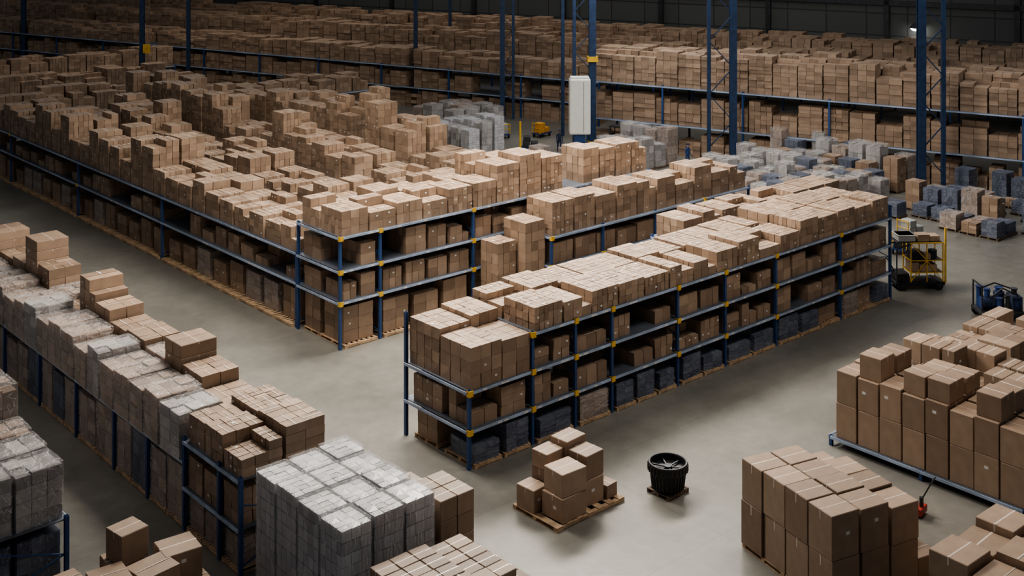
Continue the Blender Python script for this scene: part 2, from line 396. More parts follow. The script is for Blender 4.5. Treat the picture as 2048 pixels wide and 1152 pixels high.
# ---------------- inner rows
gI='cartons on the inner rows'
def inner(u0,v0,v1,hf,w=3.2,z=3.5,cs=.36,sk=.09):
    fr=F(u0,v1,-90); n=max(2,round((v1-v0)/7)); xs=[(v1-v0)*i/n for i in range(n+1)]
    rack(fr,xs,0,w,[z],z+.1,'blue pallet rack row packed with cartons',group='inner pallet racks',detail=False)
    run=[hf(v1-x) for x in [i*2.6 for i in range(60)]]
    for k in range(2):
        fill(fr,.1,v1-v0-.1,.05+k*(w/2),w/2-.03+k*(w/2),z,1.6,w/2-.05,lambda x,y:min(run[int(x/2.6)+(k if v1-x>64 else 0)]*U(.8,1.1),3.95),cs,gI,skip=sk,ch=.37,miss=.3,gap=.18)
inner(34.4,50.2,88,lambda v:U(.7,1.5) if v<60 else U(.8,2.7))
inner(39.2,50.2,90,lambda v:U(.8,1.8) if v<59 else U(1.1,3.5))
inner(44.2,50.2,82,lambda v:U(.8,1.5) if v<62.5 else U(2.3,3.9),w=3.4)
inner(48.7,70,80,lambda v:U(.6,1.8),w=2.0)
# ---------------- middle racks
rack(W,[40.4,44,48,52,56],42.8,2.1,[2.1,3.5],3.55,'blue pallet rack with a row of tall cartons',clip=.4)
gM2='cartons on the middle rack'
fill(W,40.5,55.9,42.85,44.8,3.5,1.5,1.9,lambda x,y:U(1.3,1.75),.38,gM2,ch=.38)
fill(W,40.6,55.8,42.85,44.8,2.1,1.5,1.9,lambda x,y:U(.8,1.2),.5,gM2,ch=.45,gap=.15)
fill(W,40.6,55.8,42.95,44.7,0,1.5,1.7,lambda x,y:U(1.0,1.7),.7,gM2,ch=.6,gap=.2)
rack(W,[44.5,49,53.5,58],37.9,2.0,[2.1,3.4],3.5,'blue pallet rack with low cartons on top',detail=False)
fill(W,44.6,57.9,37.95,39.8,3.4,1.5,1.8,lambda x,y:U(1.0,1.3),.38,gM2,ch=.38,skip=.06)
fill(W,44.6,57.9,37.95,39.8,2.1,1.3,1.8,lambda x,y:U(.8,1.1),.8,gM2,ch=.6)

# ---------------- film-wrapped rack
FD=F(17.5,60.0,-90)
DV=[31.9,33.2,35.5,38.2,40.9,44.3,48,52,56,60]
DX=sorted(60-v for v in DV)
nD=len(DX)-1
rack(FD,DX,0,2.95,[2.2],2.25,'blue pallet rack carrying film-wrapped loads and cartons',clip=.1,lv_of=lambda i:[1.4,2.85] if i>=nD-2 else [2.2],hp_of=lambda i,yy:2.95 if i>=nD-2 else 2.2,endbeam=False)
gD='cartons on the film-wrapped rack'
fill(FD,60-35.4,60-31.9,.0,1.5,2.85,1.2,1.5,lambda x,y:U(.85,1.15),.38,gD,ch=.36)
fill(FD,60-35.4,60-31.9,1.52,2.98,2.85,1.7,1.46,lambda x,y:U(.8,1.2),.38,gD,ch=.34)
v=35.6; kk=0
while v<59:
    L=U(1.15,1.4); wrapped(FD,60-v-L/2,.60,2.2,L-.05,1.6,U(1.35,1.85),'clear' if kk%5 else 'pale','film-wrapped loads on the rack',2.5); v+=L; kk+=1
v=35.6; hs=[1.3,1.7,2.3,1.4,1.7,1.6,2.0,2.7,1.6,1.5,2.1,3.0,2.2,1.6,2.4]; kk=0
while v<58.5:
    L=U(1.3,1.7); h=hs[kk%15]; kk+=1
    if kk%6==4: wrapped(FD,60-v-L/2,2.2,2.2,L-.08,1.4,U(1.4,1.8),'clear','film-wrapped loads on the rack')
    else: load(FD,60-v-L+.04,1.52,2.2,L-.1,1.4,3 if kk%3 else 2,2 if h<2.2 else 1,max(1,round(h/.42)),h,gD,miss=.4)
    v+=L
for i in range(nD):
    a,bb=DX[i]+.1,DX[i+1]-.1; n=max(1,round((bb-a)/1.35)); s=(bb-a)/n
    for j in range(n):
        cx=a+s*(j+.5); near=i>=nD-2
        pallet(FD,cx,.8,s-.06,1.6)
        if near:
            load(FD,cx-s/2+.06,.05,1.4,s-.12,1.35,2,3,3,U(.95,1.25),gD)
            wrapped(FD,cx,.8,.14,s-.12,1.45,U(.85,1.05),'clear','film-wrapped loads on the rack',2)
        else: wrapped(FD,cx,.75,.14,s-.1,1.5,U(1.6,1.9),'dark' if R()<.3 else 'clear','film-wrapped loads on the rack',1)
for i in range(3):
    for j in range(4):
        cx=18.02+i*1.06; cy=27.12+j*1.14
        pallet(W,cx,cy,.95,1.05); wrapped(W,cx,cy,.14,1.0,1.08,3.42+U(-.07,.06),'white','silvery white wrapped stacks',1.0)
pallet(W,21.45,27.4,1.3,1.6)
load(W,20.83,26.6,.14,1.25,1.5,2,2,5,2.95,'cartons beside the white stacks')
load(W,20.85,28.3,0,1.1,1.2,2,1,4,2.6,'cartons beside the white stacks')
gS='cartons in the low flat stack'
pallet(W,19.8,24.7,3.6,2.4)
load(W,17.9,23.5,.14,1.8,2.35,3,4,5,2.52,gS,twist=2.5); load(W,19.75,23.5,.14,1.8,2.35,3,4,5,2.36,gS,miss=1,twist=2.5)

# ---------------- grey film-wrapped rack
FE=F(10.4,52,-90)
rack(FE,[0,5,10,14,17.6],0,2.9,[2.2],2.3,'blue pallet rack with grey film-wrapped loads')
for r in range(2):
    v=34.5
    while v<50:
        L=U(1.2,1.4)
        wrapped(FE,52-v-L/2,.75+1.42*r,2.2,L-.04,1.4,U(1.55,1.8) if v<37.5 else U(2.1,2.9),'clear' if R()<.6 else 'pale','film-wrapped loads on the rack',2)
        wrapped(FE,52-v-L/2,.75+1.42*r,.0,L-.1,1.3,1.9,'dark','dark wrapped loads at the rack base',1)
        v+=L
gP='loose cartons heaped in the aisle'
for (x,y,z,w,d,h,r) in ((14.0,32.3,0,1.0,1.0,.9,5),(14.05,32.3,.9,.95,.95,.8,-4),(14.15,32.2,1.7,.85,.8,.85,8),(13.2,31.3,0,1.1,1.1,1.0,3),(13.2,31.2,1.0,.95,.9,1.0,-6),
    (14.3,30.9,0,1.2,1.1,1.1,2),(14.3,30.9,1.1,1.1,.95,.85,7),(15.5,31.2,0,1.1,1.2,1.0,-3),(15.3,31.45,1.0,1.05,1.0,.95,-6),(12.6,32.6,0,1.0,.9,.9,10),(12.6,32.6,.9,.8,.8,.6,4),(13.2,29.9,0,1.2,1.1,1.2,4),(14.6,29.7,0,1.1,1.1,1.3,-5)):
    carton(W,x,y,z,w,d,h-.003,r,False,gP)

# ---------------- big carton block
FG=F(28.85,19.2,-15)
for i in range(2):
    for j in range(2): pallet(FG,.85+i*1.65,1.05+j*2.05,1.6,2.0,label='wooden pallet under the big carton block')
gG='large plain cartons on pallets'
for i in range(3):
    for j in range(4):
        hh=[[1.38,1.28],[1.36,1.24],[1.3,1.12]][i]
        if i==2 and j==3: hh=[1.3,.9]
        z=.14
        for k,h in enumerate(hh):
            h+=U(-.03,.03)
            carton(FG,.55+i*1.1+U(-.03,.03),.51+j*1.03+U(-.015,.015),z,U(.99,1.05),.98,h-.006,U(-1.2,1.2),k==0 and i>0 and j>0,gG); z+=h
for (x,y,h) in ((3.8,.6,.75),(3.8,1.7,1.3),(3.8,2.8,1.7)): carton(FG,x,y,0,.8,.9,h,U(-1,1),False,gG)
gH='open plain cartons on the floor'
for i in range(4):
    for j in range(3):
        x=31.2+i*1.3; y=14.1+j*1.28; z=0
        for k in range(2):
            h=.95 if (i+j)%2 else 1.05
            if i==3 and j==2 and k==1: continue
            carton(W,x,y,z,1.2,1.16,h-.006,U(-3,3) if k else 0,k==0 and i>0 and j>0,gH); z+=h
# ---------------- low rack with large cartons
rack(F(38.0,25.3,-90),[0,3.6,7.2],0,2.5,[.35],.36,'low blue steel rack under large cartons',detail=False)
FF=F(38.0,25.2,-90)
gF='large plain cartons on the low rack'
HF=[2.45,2.42,2.5,2.42,2.5,2.4,2.48,2.42]
for j in range(8):
    for i in range(2):
        z=.35; s=7.1/8; H=HF[j]+(0 if i==0 else .04)
        for k in range(2):
            h=H*(.52 if k==0 else .48)
            carton(FF,.5+j*s+U(-.01,.01),.6+i*1.2,z,s-U(.04,.08),1.1,h-.006,U(-1.2,1.2),k<1 and i>0,gF); z+=h
for (j,w,h) in ((1,.85,.85),(3,.86,.75),(4,.82,.7),(6,.86,.8)):
    carton(FF,.5+j*.8875,.65,.35+HF[j],w,.95,h,U(-4,4),False,gF)
    carton(FF,.5+j*.8875,1.8,.39+HF[j],w,1.0,h*.8,U(-4,4),False,gF)
gF2='cartons stacked beyond the low rack'
fill(W,42.3,44.5,18.5,25.0,0,1.15,1.6,lambda x,y:U(2.3,3.1),.75,gF2,ch=.8)
fill(W,45.6,50.5,22.2,25.2,0,1.8,1.5,lambda x,y:U(2.1,2.7),.75,gF2,ch=.7)
fill(W,45.6,50.5,18.2,20.6,0,1.8,1.2,lambda x,y:U(1.6,2.4),.75,gF2,ch=.7)
# ---------------- lone pallet
pallet(W,27.75,28.55,3.1,2.1,label='wide wooden pallet standing alone on the concrete floor')
gM='loose cartons on the lone pallet'
for (x,y,z,w,d,h,r) in ((27.05,28.05,.14,1.1,.95,.78,2),(27.1,28.05,.92,1.05,.92,.75,-3),(26.55,29.05,.14,.65,.8,.75,4),(27.4,29.15,.14,.85,.75,1.1,-2),(27.35,29.15,1.24,.8,.7,.55,3),
    (28.2,28.25,.14,.9,.85,.85,-2),(28.25,28.25,.99,.85,.8,.8,3),(28.3,29.1,.14,.85,.8,1.2,0),(28.25,29.1,1.34,.95,.75,.65,4),(28.95,28.0,.14,.5,.5,.45,5),(28.98,28.65,.14,.5,.55,.4,-4),(28.95,28.62,.54,.42,.45,.35,8),(29.0,29.2,.14,.45,.5,.7,0)):
    carton(W,x,y,z,w,d,h-.003,r,False,gM)

# ---------------- back racks, rotated frame
EA=math.degrees(math.atan2(-.949,.313))
ee=(-.313,.949); nn=(.949,.313)
def FR(n,e): return F(n*nn[0]+e*ee[0], n*nn[1]+e*ee[1], EA)
def far(n,e0,e1,depth,levels,tops,bay,ch,label,group):
    fr=FR(n,e1); L=e1-e0; k=max(1,round(L/bay)); xs=[L*i/k for i in range(k+1)]
    rack(fr,xs,0,depth,levels,levels[-1]+.1,label,group='distant pallet racks',detail=False,postw=1.2)
    lv=[0]+levels
    for i,z in enumerate(lv):
        last=i==len(lv)-1
        run=[tops[i]*(U(.82,1.0) if R()<.8 else U(.6,.82)) for _ in range(400)]
        fill(fr,.2,L-.2,.05,depth-.05 if last else 1.95,z,1.9,1.85,(lambda x,y:run[int(x/1.9)+int(y*7)]),.42,group,skip=.02,ch=ch,gap=.09,miss=.35,wide=1.15,ledge=.12)
gR='cartons on the distant racks'
far(87.6,-2,44,5.6,[2.4,5.35],[1.9,2.4,2.9],6.7,.30,'distant blue rack tier heaped with brown cartons',gR)
far(95.6,47,134,4,[1.9,3.9],[1.6,1.7,1.7],8,.32,'distant blue rack tier heaped with brown cartons',gR)
far(103.5,10,142,4,[4.2],[0,2.6],9,.34,'distant blue rack tier heaped with brown cartons',gR)
far(111.6,8,154,5.6,[4.05],[0,3.1],9,.36,'distant blue rack tier heaped with brown cartons',gR)
for (u0,u1,v0,h) in ((46,64.5,93,1.6),(28,50,97,2.2),(24,51.5,108,2.0),(22,58,120,2.0)):
    n=max(2,round((u1-u0)/7)); xs=[u0+(u1-u0)*i/n for i in range(n+1)]
    rack(W,xs,v0,3.4,[2.3],2.4,'distant blue rack row packed with cartons',group='distant pallet racks',detail=False)
    fill(W,u0+.1,u1-.1,v0+.05,v0+3.3,2.3,1.9,1.6,lambda x,y:U(.75,1.1)*h,.42,gR,ch=.38)
    fill(W,u0+.1,u1-.1,v0+.1,v0+1.8,0,1.9,1.6,lambda x,y:U(1.2,2.0),.8,gR,ch=.6)

# ---------------- floor goods further back
def cluster(u0,u1,v0,v1,s,hl_,hh,kinds,grp,sk=.15):
    x=u0
    while x<u1:
        y=v0; hr=U(hl_,hh)
        while y<v1:
            if R()>sk and not near_col(x+s/2,y+s/2,s/2):
                k=random.choice(kinds); q=U(.9,1.0); h=hr*U(.8,1.1)
                pallet(W,x+s/2,y+s/2,s-.12,s-.15,me=DPAL)
                if k=='box': load(W,x+.12,y+.12,.14,(s-.24)*q,(s-.24)*q,3,2,4,h*.9,'cartons on the open floor',miss=.3)
                else: wrapped(W,x+s/2,y+s/2,.14,(s-.15)*q,(s-.18)*q,h,k,grp,2)
            y+=s
        x+=s
go='wrapped goods on the open floor'
cluster(59.2,62.8,72.0,76,1.3,2.0,2.6,['pale','white','white'],go,0)
cluster(57,60,64.5,67,1.3,1.2,1.8,['pale','clear'],go,.3)
cluster(64.5,69.2,59.7,64,1.3,1.4,2.8,['clear','pale','pale'],go,.1)
cluster(62.0,70.5,42.5,51.8,1.25,1.2,2.9,['clear','clear','pale','pale','dark'],go,.08)
cluster(71,75.5,43.8,54.5,1.35,1.3,2.9,['clear','pale','dark','box'],go,.12)
cluster(67.8,77,32.5,40.8,1.3,.5,1.9,['dark','clear','dark','clear','box','dark'],go,.25)
cluster(64,69,80,86,1.5,1.2,2.0,['clear','pale'],go,.2)
cluster(59,63,58,62.5,1.4,1.0,2.0,['clear','pale'],go,.3)

# ------------------------------------------------------------ emit cartons
CAM=Vector((0,0,20)); FWD=Vector((.662,.749,0)); RGT=Vector((.749,-.662,0))
def inframe(x,y,z):
    zc=x*FWD.x+y*FWD.y; xc=x*RGT.x+y*RGT.y
    if zc<5: return False
    return abs(xc/zc*2404)<1030 and -205<(20-z)/zc*2404-200<1160
order=[]
for i,c in enumerate(CART):
    d=(Vector((c[0],c[1],c[2]))-CAM).length
    sc=math.sqrt(c[3]*c[5]+c[3]*c[4])/d
    if c[7] or not inframe(c[0],c[1],c[2]+c[5]/2): sc=0
    order.append((sc,i))
order.sort(reverse=True)
NIND=300
ind=[i for s,i in order[:NIND] if s>0]; indset=set(ind)
def carton_parts(w,d,h,split,lab,side):
    b=MB()
    x,y=w/2,d/2
    b.cbox(-x,x,-y,y,0,h-.006,.014)
    b.box(-x+.014,x-.014,-y+.014,-.004,h-.012,h-.002); b.box(-x+.014,x-.014,.004,y-.014,h-.012,h-.002)
    tp=b if not split else MB(); mi=1 if not split else 0
    tw=.022*min(1.3,max(.7,w))
    tp.box(-x-.002,x+.002,-tw,tw,h-.002,h+.0005,mi,0); 
    tp.box(-x-.003,-x,-tw,tw,h*.78,h-.002,mi,0); tp.box(x,x+.003,-tw,tw,h*.78,h-.002,mi,0)
    lb=None
    if lab:
        lb=b if not split else MB(); lm=2 if not split else 0
        lw=min(.14,w*.18); lh=lw*.7; cx=U(-.5,.5)*w*.4; cz=h*U(.45,.7)
        if side: lb.box(cx-lw/2,cx+lw/2,-y-.003,-y,cz,cz+lh,lm)
        else: lb.box(-x-.003,-x,cx*d/w-lw/2,cx*d/w+lw/2,cz,cz+lh,lm)
    return b,tp,lb
clab={'loose cartons on the lone pallet':'brown cardboard carton piled loosely on a wooden pallet',
'large plain cartons on pallets':'large plain brown cardboard carton in a tight block',
'open plain cartons on the floor':'large brown cardboard carton standing on the concrete floor',
'large plain cartons on the low rack':'large plain brown cardboard carton on a low blue rack',
'loose cartons heaped in the aisle':'brown cardboard carton in a tilted aisle heap'}
for rank,i in enumerate(ind):
    x,y,z,w,d,h,r,hid,g=CART[i]
    split=rank<130
    b,tp,lb=carton_parts(w,d,h,split,R()<.4,R()<.5)
    o=obj('cardboard_carton',b.mesh('cardboard_carton',[M_CARD,M_TAPE,M_LABEL]),(x,y,z),r,label=clab.get(g,'brown taped cardboard carton stacked on a blue rack'),cat='cardboard box',group=g)
    if split:
        obj('packing_tape',tp.mesh('packing_tape',[M_TAPE]),parent=o)
        if lb and lb is not b: obj('shipping_label',lb.mesh('shipping_label',[M_LABEL]),parent=o,label='white shipping label')
S=MB()
for i,c in enumerate(CART):
    if i in indset: continue
    x,y,z,w,d,h,r,hid,g=c; cr,sr=math.cos(r),math.sin(r)
    def M(p): return (x+p[0]*cr-p[1]*sr,y+p[0]*sr+p[1]*cr,z+p[2])
    t=R()
    S.box(-w/2,w/2,-d/2,d/2,0,h,0,t,.012,M)
    if not hid and g!=gR and R()<.85:
        tw=U(.014,.026)
        if R()<.8: S.quad([M(p) for p in ((-w/2,-tw,h+.003),(w/2,-tw,h+.003),(w/2,tw,h+.003),(-w/2,tw,h+.003))],1,0)
        else: S.quad([M(p) for p in ((-tw,-d/2,h+.003),(tw,-d/2,h+.003),(tw,d/2,h+.003),(-tw,d/2,h+.003))],1,0)
        if R()<.22:
            a=U(-.3,.1)*w; q=h*U(.4,.6); S.quad([M(p) for p in ((a,-d/2-.015,q),(a+.1,-d/2-.015,q),(a+.1,-d/2-.015,q+.07),(a,-d/2-.015,q+.07))],2,0)
        if R()<.16:
            a=U(-.3,.1)*w; q=U(-.3,.1)*d; S.quad([M(p) for p in ((a,q,h+.005),(a+.12,q,h+.005),(a+.12,q+.08,h+.005),(a,q+.08,h+.005))],2,0)
obj('cardboard_carton_stacks',S.mesh('cardboard_carton_stacks',[M_CARD,M_TAPE,M_LABEL]),label='masses of brown cardboard cartons filling the warehouse racks',cat='cardboard boxes',kind='stuff')
print('CARTONS',len(CART),len(ind))

# ------------------------------------------------------------ building shell
b=MB(); b.box(-15,190,-15,210,-.2,0); o=obj('floor',b.mesh('floor',[M_FLOOR]),kind='structure')
fw=FR(121.2,190); b=MB(); b.box(0,230,0,.4,0,26); obj('wall_back',b.mesh('wall_back',[M_WALL]),(*fw.o,0),fw.a,kind='structure')
for i in range(18):
    b=MB(); b.box(-.25,.25,-.3,0,0,26); px,py=fw.p(6+i*12,0)
    obj('trim_%d'%(i+1),b.mesh('trim',[M_DARK]),(px,py,0),fw.a,kind='structure')
b=MB(); b.box(0,170,-.3,0,9.6,10.1)
px,py=fw.p(30,0); obj('trim_30',b.mesh('trim',[M_DARK]),(px,py,0),fw.a,kind='structure')

# ------------------------------------------------------------ steel columns
def column(k,label,lattice=None,H=26,guard=True):
    u,v,w=COLUMNS[k]
    b=MB(); t=w*.16
    b.box(-w/2,w/2,-w/2,-w/2+t,0,H); b.box(-w/2,w/2,w/2-t,w/2,0,H); b.box(-t/2,t/2,-w/2+t,w/2-t,0,H)
    o=obj('steel_column',b.mesh('steel_column',[M_COLB]),(u,v,0),math.radians(-40),label=label,cat='column',group='blue building columns')
    if guard:
        b=MB(); g=w*.62; b.box(-g,g,-g,-g+.05,0,.9); b.box(-g,g,g-.05,g,0,.9); b.box(-g,-g+.05,-g,g,0,.9); b.box(g-.05,g,-g,g,0,.9)
        obj('column_guard',b.mesh('column_guard',[M_YEL]),parent=o,label='yellow impact guard')
    if lattice:
        L=lattice; b=MB(); b.box(L-.13,L+.13,-.13,.13,0,H); obj('lattice_leg',b.mesh('lattice_leg',[M_COLB]),parent=o)
        b=MB(); z=1.6;k=0
        while z<H-2:
            b.beam((0 if k%2 else L,0,z),(L if k%2 else 0,0,z+abs(L)*1.1),.07); z+=abs(L)*1.1;k+=1
        obj('lattice_brace',b.mesh('lattice_brace',[M_COLB]),parent=o)
    return o
cl='tall blue steel building column'
column(0,cl); column(1,cl,guard=False); column(2,cl); column(3,'tall blue lattice column with cross bracing',1.0,guard=False)
o=column(4,cl,-1.45)
b=MB(); b.box(-.42,.42,-.42,.42,7.2,7.6); obj('yellow_band',b.mesh('yellow_band',[M_YEL]),parent=o,label='yellow band on the blue column')
column(5,'slim blue steel column',guard=False); column(7,'tall blue lattice column with yellow guard',-1.8)
column(8,'blue lattice column with cross bracing',1.5); column(9,cl,guard=False); column(10,cl,guard=False)
b=MB(); b.box(-.35,.35,-.06,.06,0,.9); obj('yellow_sign',b.mesh('yellow_sign',[M_YEL]),(53.2,116.4,4.4),math.radians(-40),label='plain yellow sign panel fixed to a blue column',cat='sign')

b=MB(); b.box(-.8,.8,-.55,.55,0,4.2)
o=bevel(obj('white_cabinet',b.mesh('white_cabinet',[M_WHITE]),(64.1,64.8,2.3),math.radians(-40),label='tall white metal housing mounted on a blue post',cat='cabinet'),.12,3)
b=MB(); b.box(-.4,.4,-.35,.35,-2.3,.0); obj('support_post',b.mesh('support_post',[M_BLUE]),parent=o,label='blue support post')
b=MB(); b.box(.25,.27,-.565,-.55,.2,4.0); obj('panel_seam',b.mesh('panel_seam',[M_DARK]),parent=o)
b=MB(); b.box(-.7,.7,-.45,.45,4.2,4.32); obj('top_cap',b.mesh('top_cap',[M_WHITE]),parent=o)

# ------------------------------------------------------------ black drum
prof=[(.0,.02),(.46,.02),(.52,.08),(.57,.50),(.57,.56),(.66,.60),(.67,.66),(.67,.86),(.65,.90),(.60,.90),(.58,.86),(.58,.68),(.0,.64)]
b=MB(); b.lathe(prof,seg=48); me=b.mesh('black_drum',[M_BLACK])
dr=obj('black_drum',me,(30.85,26.95,.14),0,label='squat black ribbed round plastic drum with open top',cat='drum')
for i in range(28):
    a=2*math.pi*i/28; b=MB(); b.beam((.53*math.cos(a),.53*math.sin(a),.06),(.585*math.cos(a),.585*math.sin(a),.57),.04); b.beam((.672*math.cos(a),.672*math.sin(a),.62),(.672*math.cos(a),.672*math.sin(a),.84),.03)
    obj('rib',b.mesh('rib',[M_BLACK]),parent=dr)
for i in range(6):
    a=2*math.pi*i/6; b=MB(); b.beam((.08*math.cos(a),.08*math.sin(a),.70),(.57*math.cos(a),.57*math.sin(a),.74),.04); obj('spoke',b.mesh('spoke',[M_DARK]),parent=dr)
b=MB(); b.cyl((0,0,.64),(0,0,1),.14,.12); obj('hub',b.mesh('hub',[M_DARK]),parent=dr)
pallet(W,30.85,26.95,1.05,.95,label='small dark pallet under the black drum',me=DPAL)

def wheel(parent,x,y,r,w,name='wheel'):
    b=MB(); b.cyl((x,y-w/2,r),(0,1,0),r,w,0,18); b.cyl((x,y-w/2-.01,r),(0,1,0),r*.5,w+.02,1,12)
    return obj(name,b.mesh(name,[M_BLACK,M_DARK]),parent=parent)
def picker(u,v,rot,sc):
    b=MB(); b.box(-1.15,1.15,-.5,.5,.2,.38)
    o=bevel(obj('order_picker_truck',b.mesh('order_picker_truck',[M_BLACK]),(u,v,0),math.radians(rot),label='yellow and black order picking truck with shelf frame and mast',cat='industrial truck',scale=(sc,sc,sc)),.04)
    b=MB(); b.box(-1.05,-.5,-.42,.42,.38,.75); bevel(obj('battery_housing',b.mesh('battery_housing',[M_BLACK]),parent=o),.03)
    for x in (-.85,.85):
        for y in (-.45,.45): wheel(o,x,y,.2,.14)
    b=MB()
    for x in (-.45,.3,1.05):
        for y in (-.46,.46): b.beam((x,y,.38),(x,y,2.15),.045)
    for z in (.8,1.35,2.15):
        for y in (-.46,.46): b.beam((-.45,y,z),(1.05,y,z),.04)
        for x in (-.45,1.05): b.beam((x,-.46,z),(x,.46,z),.04)
    b.beam((-.45,-.46,.4),(.3,-.46,1.35),.035); b.beam((.3,-.46,1.35),(1.05,-.46,.4),.035); b.beam((-.45,-.46,2.15),(.3,-.46,1.35),.035)
    obj('yellow_frame',b.mesh('yellow_frame',[M_YEL]),parent=o)
    b=MB(); b.beam((1.16,-.48,.3),(1.16,-.48,2.85),.07); obj('mast',b.mesh('mast',[M_YEL]),parent=o)
    b=MB(); b.beam((-1.1,.44,.38),(-1.1,.44,1.9),.05); b.beam((-1.1,.44,1.9),(-.45,.46,2.1),.05); b.beam((-1.1,-.44,.38),(-1.1,-.44,1.9),.05); b.beam((-1.1,-.44,1.9),(-.45,-.46,2.1),.05); obj('guard_rail',b.mesh('guard_rail',[M_DARK]),parent=o)
    for z in (.8,1.35,2.17):
        b=MB(); b.box(-.42 if z<1.7 else -1.1,1.02,-.43,.43,z,z+.03); obj('shelf',b.mesh('shelf',[M_DARK]),parent=o)
    b=MB(); b.box(-1.0,-.2,-.4,.35,2.21,2.5); b.box(-1.03,-.17,-.43,.38,2.46,2.5); bevel(obj('white_bin',b.mesh('white_bin',[M_GREYP]),parent=o,label='pale grey plastic bin'),.02)
    for (x0,x1,y0,y1,z,h) in ((-.1,.45,-.4,.1,2.21,.3),(.5,.95,-.35,.2,2.21,.22),(0,.8,-.4,.2,.83,.3),(-.4,-.05,-.4,.3,.83,.42),(.25,.5,-.4,.0,1.38,.25)):
        b=MB(); b.box(x0,x1,y0,y1,z,z+h); obj('carton_on_shelf',b.mesh('carton_on_shelf',[M_CARD]),parent=o)
    b=MB(); b.box(-.35,.15,-.35,.3,1.38,1.7); obj('motor_unit',b.mesh('motor_unit',[M_BLACK]),parent=o)
    b=MB(); b.cyl((.75,0,1.38),(0,0,1),.2,.34); obj('canister',b.mesh('canister',[M_DARK]),parent=o)
    b=MB(); b.beam((-1.05,0,.75),(-1.35,0,1.3),.05); b.beam((-1.35,-.25,1.3),(-1.35,.25,1.3),.05); obj('tiller_handle',b.mesh('tiller_handle',[M_BLACK]),parent=o)
picker(56.8,32.7,-38,1.12)
b=MB(); b.box(-.8,.8,-.5,.5,.25,.4); o=bevel(obj('pump_cart',b.mesh('pump_cart',[M_DARK]),(55.5,27.7,0),math.radians(-40),label='blue and black wheeled pump machine on the floor',cat='machine',scale=(1.3,1.3,1.2)),.03)
for x in (-.6,.6):
    for y in (-.45,.45): wheel(o,x,y,.18,.12)
b=MB(); b.cyl((-.7,-.1,.66),(1,0,0),.22,.5,0,24); obj('motor_housing',b.mesh('motor_housing',[M_BLUEC]),parent=o)
b=MB(); b.cyl((.1,.15,.4),(0,0,1),.2,.6,0,24); obj('pressure_tank',b.mesh('pressure_tank',[M_NAVY]),parent=o)
b=MB(); b.box(.42,.78,-.35,.3,.4,.95); bevel(obj('control_box',b.mesh('control_box',[M_NAVY]),parent=o),.03)
b=MB(); b.box(.46,.74,-.38,-.35,.55,.8); obj('control_panel',b.mesh('control_panel',[M_BLUEC]),parent=o)
for i in range(5):
    b=MB(); b.cyl((-.66+i*.1,-.1,.66),(1,0,0),.26,.025,0,24); obj('cooling_fin',b.mesh('cooling_fin',[M_DARK]),parent=o)
for (x,y,z,r,h) in ((-.45,-.1,.88,.09,.3),(.1,.15,1.0,.12,.15),(.6,0,.95,.1,.2),(-.1,-.38,.4,.09,.5),(.2,-.38,.4,.08,.62),(-.55,.32,.4,.11,.75),(-.25,.35,.4,.1,.55)):
    b=MB(); b.cyl((x,y,z),(0,0,1),r,h); b.cyl((x,y,z+h),(0,0,1),r*1.3,.04); obj('pipe_fitting',b.mesh('pipe_fitting',[M_BLUEC if x<.15 else M_DARK]),parent=o)
for P in (((-.4,-.3,.9),(.1,-.2,1.25),(.6,-.3,1.0),(.7,-.45,.4)),((-.5,.3,1.1),(0,.3,1.3),(.5,.1,1.15)),((-.1,-.4,.9),(.15,-.45,1.0),(.2,-.4,.9))):
    b=MB()
    for p,q in zip(P,P[1:]): b.beam(p,q,.045)
    obj('hose',b.mesh('hose',[M_BLACK]),parent=o)
b=MB(); b.beam((-.75,-.4,.4),(-.75,-.4,1.4),.045); b.beam((-.75,.4,.4),(-.75,.4,1.4),.045); b.beam((-.75,-.43,1.4),(-.75,.43,1.4),.045)
obj('push_handle',b.mesh('push_handle',[M_DARK]),parent=o)
def forklift(u,v,rot,m=M_ORG):
    b=MB(); b.box(-1.2,.7,-.55,.55,.3,.95); b.box(-1.3,-.6,-.5,.5,.6,1.25)
    o=bevel(obj('forklift',b.mesh('forklift',[m]),(u,v,0),math.radians(rot),label='orange-yellow forklift truck parked on the warehouse floor',cat='forklift'),.08,2)
    for x,r in ((-.85,.28),(.45,.34)):
        for y in (-.5,.5): wheel(o,x,y,r,.22)
    b=MB()
    for x in (-.55,.5):
        for y in (-.45,.45): b.beam((x,y,.95),(x*.85,y,2.15),.07)
    b.box(-.55,.5,-.48,.48,2.13,2.19); obj('overhead_guard',b.mesh('overhead_guard',[M_DARK]),parent=o)
    b=MB(); b.beam((.8,-.3,.1),(.8,-.3,2.3),.1); b.beam((.8,.3,.1),(.8,.3,2.3),.1)
    for z in (.4,1.3,2.25): b.beam((.8,-.3,z),(.8,.3,z),.08)
    obj('mast',b.mesh('mast',[M_DARK]),parent=o)
    for y in (-.25,.25):
        b=MB(); b.box(.85,1.9,y-.06,y+.06,.08,.13); b.box(.85,.9,y-.06,y+.06,.08,.7); obj('fork',b.mesh('fork',[M_DARK]),parent=o)
    b=MB(); b.box(-.5,0,-.25,.25,.95,1.1); b.box(-.55,-.42,-.25,.25,1.1,1.55); bevel(obj('seat',b.mesh('seat',[M_BLACK]),parent=o),.03)
    b=MB(); b.beam((.45,0,.95),(.25,0,1.35),.05); b.cyl((.25,0,1.33),(.4,0,1),.18,.03); obj('steering_wheel',b.mesh('steering_wheel',[M_BLACK]),parent=o)
forklift(69.15,65.6,-71.7)
